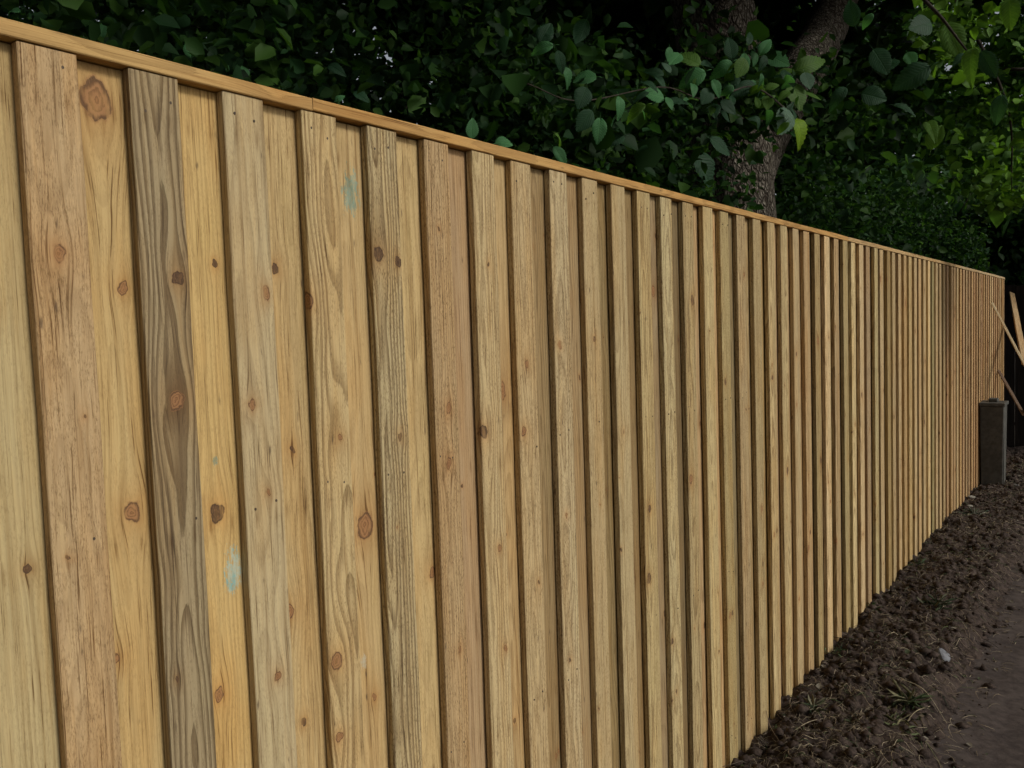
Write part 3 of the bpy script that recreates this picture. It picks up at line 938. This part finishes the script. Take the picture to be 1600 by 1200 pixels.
S1 = shrub('hazel_shrub', -1.25, 0.9, 3.3, 0.9, 'dark leafy shrub behind the leftmost boards of the fence', 41, size=0.042)
S2 = shrub('hazel_shrub', -1.15, 2.4, 3.2, 0.9, 'dark shrub behind the fence between the left edge and the large tree', 42)
S3 = shrub('hazel_shrub', -1.30, 3.9, 3.3, 0.9, 'broad-leaved shrub just left of the large tree trunk', 43)
S4 = shrub('hazel_shrub', -1.30, 7.4, 3.2, 1.0, 'dark shrub behind the fence just right of the large tree trunk', 44, per=11000)
S5 = shrub('hazel_shrub', -1.10, 9.4, 3.0, 1.0, 'low dark shrub behind the far third of the fence', 45, per=11000)
S6 = shrub('hazel_shrub', -0.95, 11.3, 2.9, 0.9, 'dark shrub over the far end of the capping rail', 46, per=11000)

# hero leaves: the bright spray on the branch, others on the shrubs
bpy.context.view_layer.update()
for i, row in enumerate(LEAVES):
    if row[1] < 2.25 and row[0] < 0:
        par = S1 if row[1] < 1.65 else S2
    elif row[0] > 0: par = over
    else: par = sprig
    hero(row, par, i)
rr = random.Random(77)
for k in range(70):                                   # more leaves along the two twigs
    if k < 54:
        t = rr.random() ** 0.6
        p = Vector((-0.37, 2.3 + 2.6 * t, 2.53 + 0.46 * t)) + Vector((rr.gauss(0, .07), rr.gauss(0, .06), rr.gauss(0, .10)))
        par, L = sprig, rr.uniform(0.06, 0.11)
        if p.x > -0.22: p.x = -0.22
    else:
        t = rr.random()
        p = Vector((0.30 + 0.6 * t, 3.9 - 0.2 * t, 3.25 - 0.55 * t)) + Vector((rr.gauss(0, .13), rr.gauss(0, .10), rr.gauss(0, .14)))
        par, L = over, rr.uniform(0.07, 0.12)
    tip = Vector((rr.gauss(0, 1), rr.gauss(0, 1), -0.6 + rr.gauss(0, .5))).normalized()
    nr = Vector((0.5 + rr.gauss(0, .4), -0.6 + rr.gauss(0, .4), 0.8))
    hero([*p, *tip, *nr, L, rr.choice([0, 0, 1, 1, 2])], par, k)

# --- trees behind
def back_tree(name, x, y, h, rad, label, seed, per, size, greens=GREENS, bright=1.0, z0=0.25, tr=0.14, cat='tree', tw=0.22, xmax=-0.16):
    r = random.Random(seed)
    root = empty(name, (x, y, -0.12))
    tag(root, label, cat, 'trees behind the fence')
    P = [(x, y, -0.2), (x + r.uniform(-.2, .2), y + r.uniform(-.2, .2), h * 0.45), (x + r.uniform(-.4, .4), y + r.uniform(-.4, .4), h * 0.95)]
    add_tube('trunk', P, [tr, tr * 0.75, tr * 0.2], root, BARK, 20, 12, 0.05, seed)
    parts = []
    Pp = bez(P, 20)
    for k in range(12):
        i = r.randint(6, 18)
        a = r.uniform(0, 2 * math.pi)
        q = Pp[i] + Vector((math.cos(a), math.sin(a), r.uniform(0.0, 0.6))) * rad * r.uniform(0.5, 0.95)
        parts.append(tube([Pp[i], (Pp[i] + q) / 2 + Vector((0, 0, -0.1)), q], [tr * 0.3, tr * 0.2, tr * 0.06], 6))
    V, F = join(parts)
    child_of(obj('limbs', mesh_from('limbs', V, F, True), BARK), root)
    cl = []
    for k in range(11):
        a = r.uniform(0, 2 * math.pi)
        d = rad * r.uniform(0.2, 0.75)
        cl.append((x + math.cos(a) * d, y + math.sin(a) * d, h * r.uniform(z0, 0.95), rad * 0.52, rad * 0.52, h * 0.15, 1 / 11))
    foliage('crown', cl, per, size, root, seed, greens=greens, bright=bright, tw=tw, xmax=xmax)
    return root


back_tree('woodland_tree', -4.2, 2.2, 6.2, 2.1, 'dense dark tree deep behind the left end of the fence', 61, 9000, 0.11)
back_tree('woodland_tree', -4.6, 6.0, 6.6, 2.3, 'dense dark tree deep behind the middle of the fence', 62, 11000, 0.11)
back_tree('woodland_tree', -4.2, 10.2, 6.8, 2.4, 'dark tree behind and right of the large trunk', 63, 15000, 0.11)
back_tree('woodland_tree', -3.2, 14.0, 6.5, 2.3, 'mid green tree behind the far half of the fence', 64, 14000, 0.12, MID)
back_tree('woodland_tree', 0.3, 16.0, 7.0, 2.2, 'light green tree at the right edge beyond the end of the fence', 65, 11000, 0.13, YEL, xmax=9, z0=0.35)
back_tree('woodland_tree', -9.0, 7.0, 8.0, 3.2, 'farthest dark tree behind the left half of the fence', 66, 7000, 0.17, xmax=9)
back_tree('woodland_tree', -7.5, 14.0, 8.0, 3.2, 'farthest tree seen through leaves right of the trunk', 67, 11000, 0.2, MID, xmax=9)
back_tree('woodland_tree', -3.5, 21.0, 8.5, 3.2, 'tall mid green tree far beyond the fence end', 68, 11000, 0.2, MID, xmax=9)
back_tree('woodland_tree', 5.5, 27.0, 8.0, 2.8, 'tree beyond the dark end fence to the right of the path', 69, 9000, 0.18, MID, xmax=9)
back_tree('woodland_tree', -7.0, 0.0, 7.0, 2.8, 'dark tree far behind the left edge of the fence', 70, 7000, 0.15, xmax=9)
back_tree('woodland_tree', -1.5, -6.0, 7.5, 2.8, 'unseen tree added behind the viewer on the fence side to shade the board edges', 72, 5000, 0.24, xmax=9)  # out of view, added to darken the side faces of the boards
back_tree('woodland_tree', 3.2, -8.0, 7.5, 2.6, 'unseen tree added behind the viewer on the open side to shade the board edges', 73, 4000, 0.24, xmax=9)  # second unseen tree, added to cut skylight on the board sides
back_tree('holly_hedge', 0.9, 13.6, 3.4, 1.5, 'dense dark bush rising behind the near-black end fence', 74, 9000, 0.10, xmax=9, z0=0.4, tr=0.06, cat='bush', tw=0.15)
back_tree('holly_hedge', -0.9, 13.2, 3.4, 1.2, 'dense dark bush behind the last boards of the new fence', 75, 9000, 0.10, xmax=9, z0=0.4, tr=0.06, cat='bush', tw=0.15)

# ------------------------------------------------------------------ litter on the dug strip
def ground_z(x, y):
    return np.maximum(soil_h(x, y), np.where(x > 0.45, path_h(x, y), -1))

r = np.random.default_rng(91)
# clods
n = 7000
x = np.abs(r.normal(0.27, 0.18, n)).clip(0.01, 0.70); y = 2.5 + 9.3 * r.random(n) ** 1.5
s = 0.004 + 0.026 * r.random(n) ** 5
ph = np.array([[0, 0, 1], [.9, 0, .1], [.25, .85, .05], [-.75, .5, .1], [-.7, -.55, .0], [.3, -.85, .1], [0, 0, -.8]])
V = ph[None] * (1 + r.normal(0, 0.22, (n, 7, 3))) * s[:, None, None] * np.array([1.2, 1.2, 0.75])
an = r.random(n) * 6.28
ca, sa = np.cos(an), np.sin(an)
V = np.stack([V[..., 0] * ca[:, None] - V[..., 1] * sa[:, None], V[..., 0] * sa[:, None] + V[..., 1] * ca[:, None], V[..., 2]], 2)
V += np.stack([x, y, ground_z(x, y) + s * 0.2], 1)[:, None]
T = []
for k in range(5):
    a, b = 1 + k, 1 + (k + 1) % 5
    T += [(0, a, b), (6, b, a)]
F = (np.arange(n)[:, None, None] * 7 + np.array(T)[None]).reshape(-1, 3)
tag(obj('soil_clods', mesh_quads('soil_clods', V.reshape(-1, 3), F, smooth=False), SOIL), 'loose crumbs and clods of dark dug soil along the fence foot', 'soil', kind='stuff')

def strands(name, n, xs, ys, L0, L1, w0, w1, tones, up, seed, mat):
    r = np.random.default_rng(seed)
    x, y = xs(r, n), ys(r, n)
    L = r.uniform(L0, L1, n); w = r.uniform(w0, w1, n)
    a = r.random(n) * 6.28; bend = r.normal(0, 0.5, n); lift = np.abs(r.normal(0, up, n))
    pts = []
    for k in range(5):
        t = k / 4 - 0.5
        ang = a + bend * (t + 0.5)
        px = x + np.cos(ang) * L * t; py = y + np.sin(ang) * L * t
        pz = ground_z(px, py) + 0.004 + lift * L * (0.25 - t * t) * 2
        pts.append(np.stack([px, py, pz], 1))
    V = []
    sx, sy = -np.sin(a) * w, np.cos(a) * w
    for k in range(5):
        f = [0.5, 1, 1, 0.85, 0.25][k]
        V += [pts[k] + np.stack([sx * f, sy * f, 0 * w], 1), pts[k] - np.stack([sx * f, sy * f, 0 * w], 1), pts[k] + np.stack([0 * w, 0 * w, w * 1.3 * f], 1)]
    V = np.stack(V, 1)
    q = []
    for k in range(4):
        for (i, j) in ((0, 1), (1, 2), (2, 0)):
            q.append((k * 3 + i, k * 3 + j, k * 3 + 3 + j, k * 3 + 3 + i))
    F = (np.arange(n)[:, None, None] * 15 + np.array(q)[None]).reshape(-1, 4)
    tone = np.array(tones)[r.integers(0, len(tones), n)] * np.exp(r.normal(0, 0.25, n))[:, None]
    return obj(name, mesh_quads(name, V.reshape(-1, 3), F, np.repeat(tone, 15, axis=0)), mat)

def tone_mat(name, rough):
    N = NT(name)
    n = N.noise(N.coord('Object'), 120, 3)
    c = N.mix(N.remap(n, 0.3, 0.7, 0.0, 0.5), N.attr('tone', 'GEOMETRY').outputs['Color'], (0.55, 0.5, 0.45), 'MULTIPLY')
    return N.finish(N.principled(c, rough, None, 0.25))
STRAW = tone_mat('dry_straw', 0.8)
xs = lambda r, n: np.abs(r.normal(0.30, 0.19, n)).clip(0.015, 0.74)
ys = lambda r, n: 2.6 + 8.5 * r.random(n) ** 1.6
tag(strands('straw', 6500, xs, ys, 0.015, 0.085, 0.0006, 0.0013, [(0.22, 0.17, 0.11), (0.14, 0.11, 0.07), (0.38, 0.32, 0.22), (0.09, 0.07, 0.045)], 0.18, 5, STRAW),
    'short dry straw and root fibres strewn over the dug soil', 'straw', kind='stuff')
tag(strands('green_grass', 800, xs, ys, 0.02, 0.08, 0.0007, 0.0015, [(0.045, 0.075, 0.025), (0.07, 0.10, 0.035), (0.035, 0.055, 0.03)], 0.35, 6, STRAW),
    'torn green grass shreds mixed into the dug soil', 'grass', kind='stuff')
tag(strands('twigs', 170, xs, ys, 0.06, 0.20, 0.0013, 0.0028, [(0.09, 0.07, 0.05), (0.16, 0.13, 0.10), (0.05, 0.04, 0.03)], 0.12, 7, STRAW),
    'thin broken twigs lying over the dug soil', 'twigs', kind='stuff')
# leaf litter and pale crumbs
n = 2200
x = np.abs(r.normal(0.33, 0.24, n)).clip(0.02, 0.9); y = 2.6 + 9.2 * r.random(n) ** 0.95
C = np.stack([x, y, ground_z(x, y) + 0.006], 1)
D = r.normal(size=(n, 3)) * np.array([1, 1, 0.25]); Nn = r.normal(size=(n, 3)) * 0.35 + np.array([0, 0, 1.0])
tones = np.array([[0.11, 0.085, 0.055], [0.06, 0.045, 0.03], [0.20, 0.18, 0.14], [0.05, 0.065, 0.03]])[r.integers(0, 4, n)]
tag(obj('leaf_litter', leaf_cloud('leaf_litter', C, D, Nn, 0.006 + 0.030 * r.random(n) ** 3, tones), STRAW), 'small dead leaves and chips scattered on the soil', 'leaf litter', kind='stuff')

# long straws one can pick out
def long_straw(label, pts, rad, tint):
    n = 14
    P = bez([(px, py, float(ground_z(np.array(px), np.array(py))) + pz) for (px, py, pz) in pts], n)
    V, F = tube(P, interp([rad, rad, rad * 0.4], n), 5)
    o = obj('grass_stalk', mesh_from('grass_stalk', V, F, True), None)
    N = simple('stalk_%d' % len(bpy.data.materials), tuple(c * 0.7 for c in tint), tint, 80, 0.8, 0.2, 0.001)
    o.data.materials.append(N)
    tag(o, label, 'grass stalk', 'dry stalks lying on the soil')
long_straw('long pale dry stalk curving over the soil nearest the fence foot', [(0.10, 3.22, 0.006), (0.16, 3.36, 0.035), (0.20, 3.50, 0.012)], 0.0017, (0.34, 0.28, 0.19))
long_straw('pale stalk lying across the soil beside the path edge', [(0.40, 3.95, 0.01), (0.50, 3.93, 0.03), (0.60, 3.86, 0.008)], 0.0018, (0.36, 0.31, 0.20))
long_straw('bent straw stalk crossing another below the pale stone', [(0.53, 3.88, 0.02), (0.50, 3.74, 0.035), (0.48, 3.62, 0.008)], 0.0017, (0.30, 0.25, 0.15))
long_straw('green-tinged stalk pointing to the path at the lower right', [(0.49, 3.62, 0.012), (0.57, 3.55, 0.02), (0.65, 3.46, 0.006)], 0.0018, (0.20, 0.20, 0.10))
long_straw('thin root strand leaning on the fence boards low down', [(0.012, 3.30, 0.10), (0.05, 3.24, 0.05), (0.12, 3.16, 0.006)], 0.0013, (0.22, 0.16, 0.10))

def tuft(label, x, y, n, L, tones, seed):
    r = np.random.default_rng(seed)
    root = empty('weed_tuft', (x, y, float(ground_z(np.array(x), np.array(y)))))
    tag(root, label, 'weed', 'weeds on the dug soil')
    C = r.normal(0, 0.02, (n, 3)) * np.array([1, 1.4, 0]) 
    D = r.normal(size=(n, 3)) * np.array([1, 1, 0.3]) + np.array([0, 0, 0.30])
    D /= np.linalg.norm(D, axis=1, keepdims=True)
    S = L * r.uniform(0.5, 1.1, n)
    C = C + D * S[:, None] * 0.5
    t = np.array(tones)[r.integers(0, len(tones), n)]
    obj('blades', leaf_cloud('blades', C, D, r.normal(size=(n, 3)) + np.array([0, 0, .6]), S, t, 0.15, 0.035), STRAW, root)
tuft('small pale green weed growing at the foot of the boards', 0.045, 4.26, 26, 0.06, [(0.16, 0.19, 0.08), (0.07, 0.11, 0.05), (0.10, 0.14, 0.09)], 1)
tuft('flattened grass tuft on the soil between fence and path', 0.44, 3.86, 70, 0.11, [(0.07, 0.10, 0.04), (0.16, 0.15, 0.08), (0.05, 0.08, 0.03)], 2)
tuft('sparse yellowing tuft low on the soil bank', 0.47, 3.60, 22, 0.09, [(0.10, 0.12, 0.05), (0.18, 0.16, 0.08)], 3)
tuft('dark green weed on the soil far along the fence', 0.06, 6.1, 24, 0.07, [(0.05, 0.08, 0.035), (0.12, 0.13, 0.08)], 4)

tuft('little green weed against the boards midway along the soil strip', 0.04, 5.0, 30, 0.06, [(0.06, 0.10, 0.04), (0.13, 0.15, 0.07)], 5)
tuft('dark grass tuft in the middle of the soil strip beyond the pale stone', 0.33, 5.2, 44, 0.09, [(0.045, 0.07, 0.03), (0.10, 0.10, 0.06)], 6)
tuft('straggly weed near the fence foot at the bottom of the picture', 0.13, 3.55, 36, 0.08, [(0.05, 0.08, 0.035), (0.14, 0.13, 0.08)], 7)
tuft('greyish green clump on the soil in front of the bin', 0.16, 7.9, 44, 0.10, [(0.06, 0.085, 0.05), (0.14, 0.14, 0.10)], 8)
def stone(label, x, y, s, seed, sx=1.0, sy=1.0, sz=0.6, rot=0.0, tint=(0.30, 0.30, 0.30)):
    import bmesh
    r = np.random.default_rng(seed)
    bm = bmesh.new()
    bmesh.ops.create_icosphere(bm, subdivisions=3, radius=1.0)
    K = r.normal(size=(9, 3)); K /= np.linalg.norm(K, axis=1, keepdims=True)
    for v in bm.verts:
        d = np.array(v.co)
        f = min(1.0, min((0.62 + 0.25 * ((i * 37 % 10) / 10)) / max(1e-3, float(d @ K[i])) if d @ K[i] > 0 else 9 for i in range(9)))
        v.co = Vector((d[0] * sx, d[1] * sy, d[2] * sz)) * f * s
    me = bpy.data.meshes.new('stone'); bm.to_mesh(me); bm.free()
    me.materials.append(simple('stone_%d' % seed, tuple(c * 0.6 for c in tint), tint, 60, 0.85, 0.6, 0.003))
    o = obj('stone', me, None, None, (x, y, float(ground_z(np.array(x), np.array(y))) + s * sz * 0.35), (0.2, 0.15, rot))
    tag(o, label, 'stone', 'stones in the dug soil')
stone('pale grey stone half sunk in the soil near the path', 0.475, 4.50, 0.050, 1, 0.75, 1.35, 0.6, 0.35, (0.21, 0.215, 0.23))
stone('small off-white stone beside the fence foot towards the far end', 0.05, 8.55, 0.030, 2, 1.2, 0.9, 0.6, 0.2, (0.34, 0.32, 0.27))
stone('small pale stone on the soil just short of the bin', 0.09, 8.20, 0.028, 3, 1.3, 0.9, 0.5, 1.0, (0.34, 0.32, 0.27))
stone('white stone to the right of the bin', 0.31, 9.35, 0.035, 4, 1.5, 0.9, 0.5, 2.4, (0.45, 0.45, 0.45))
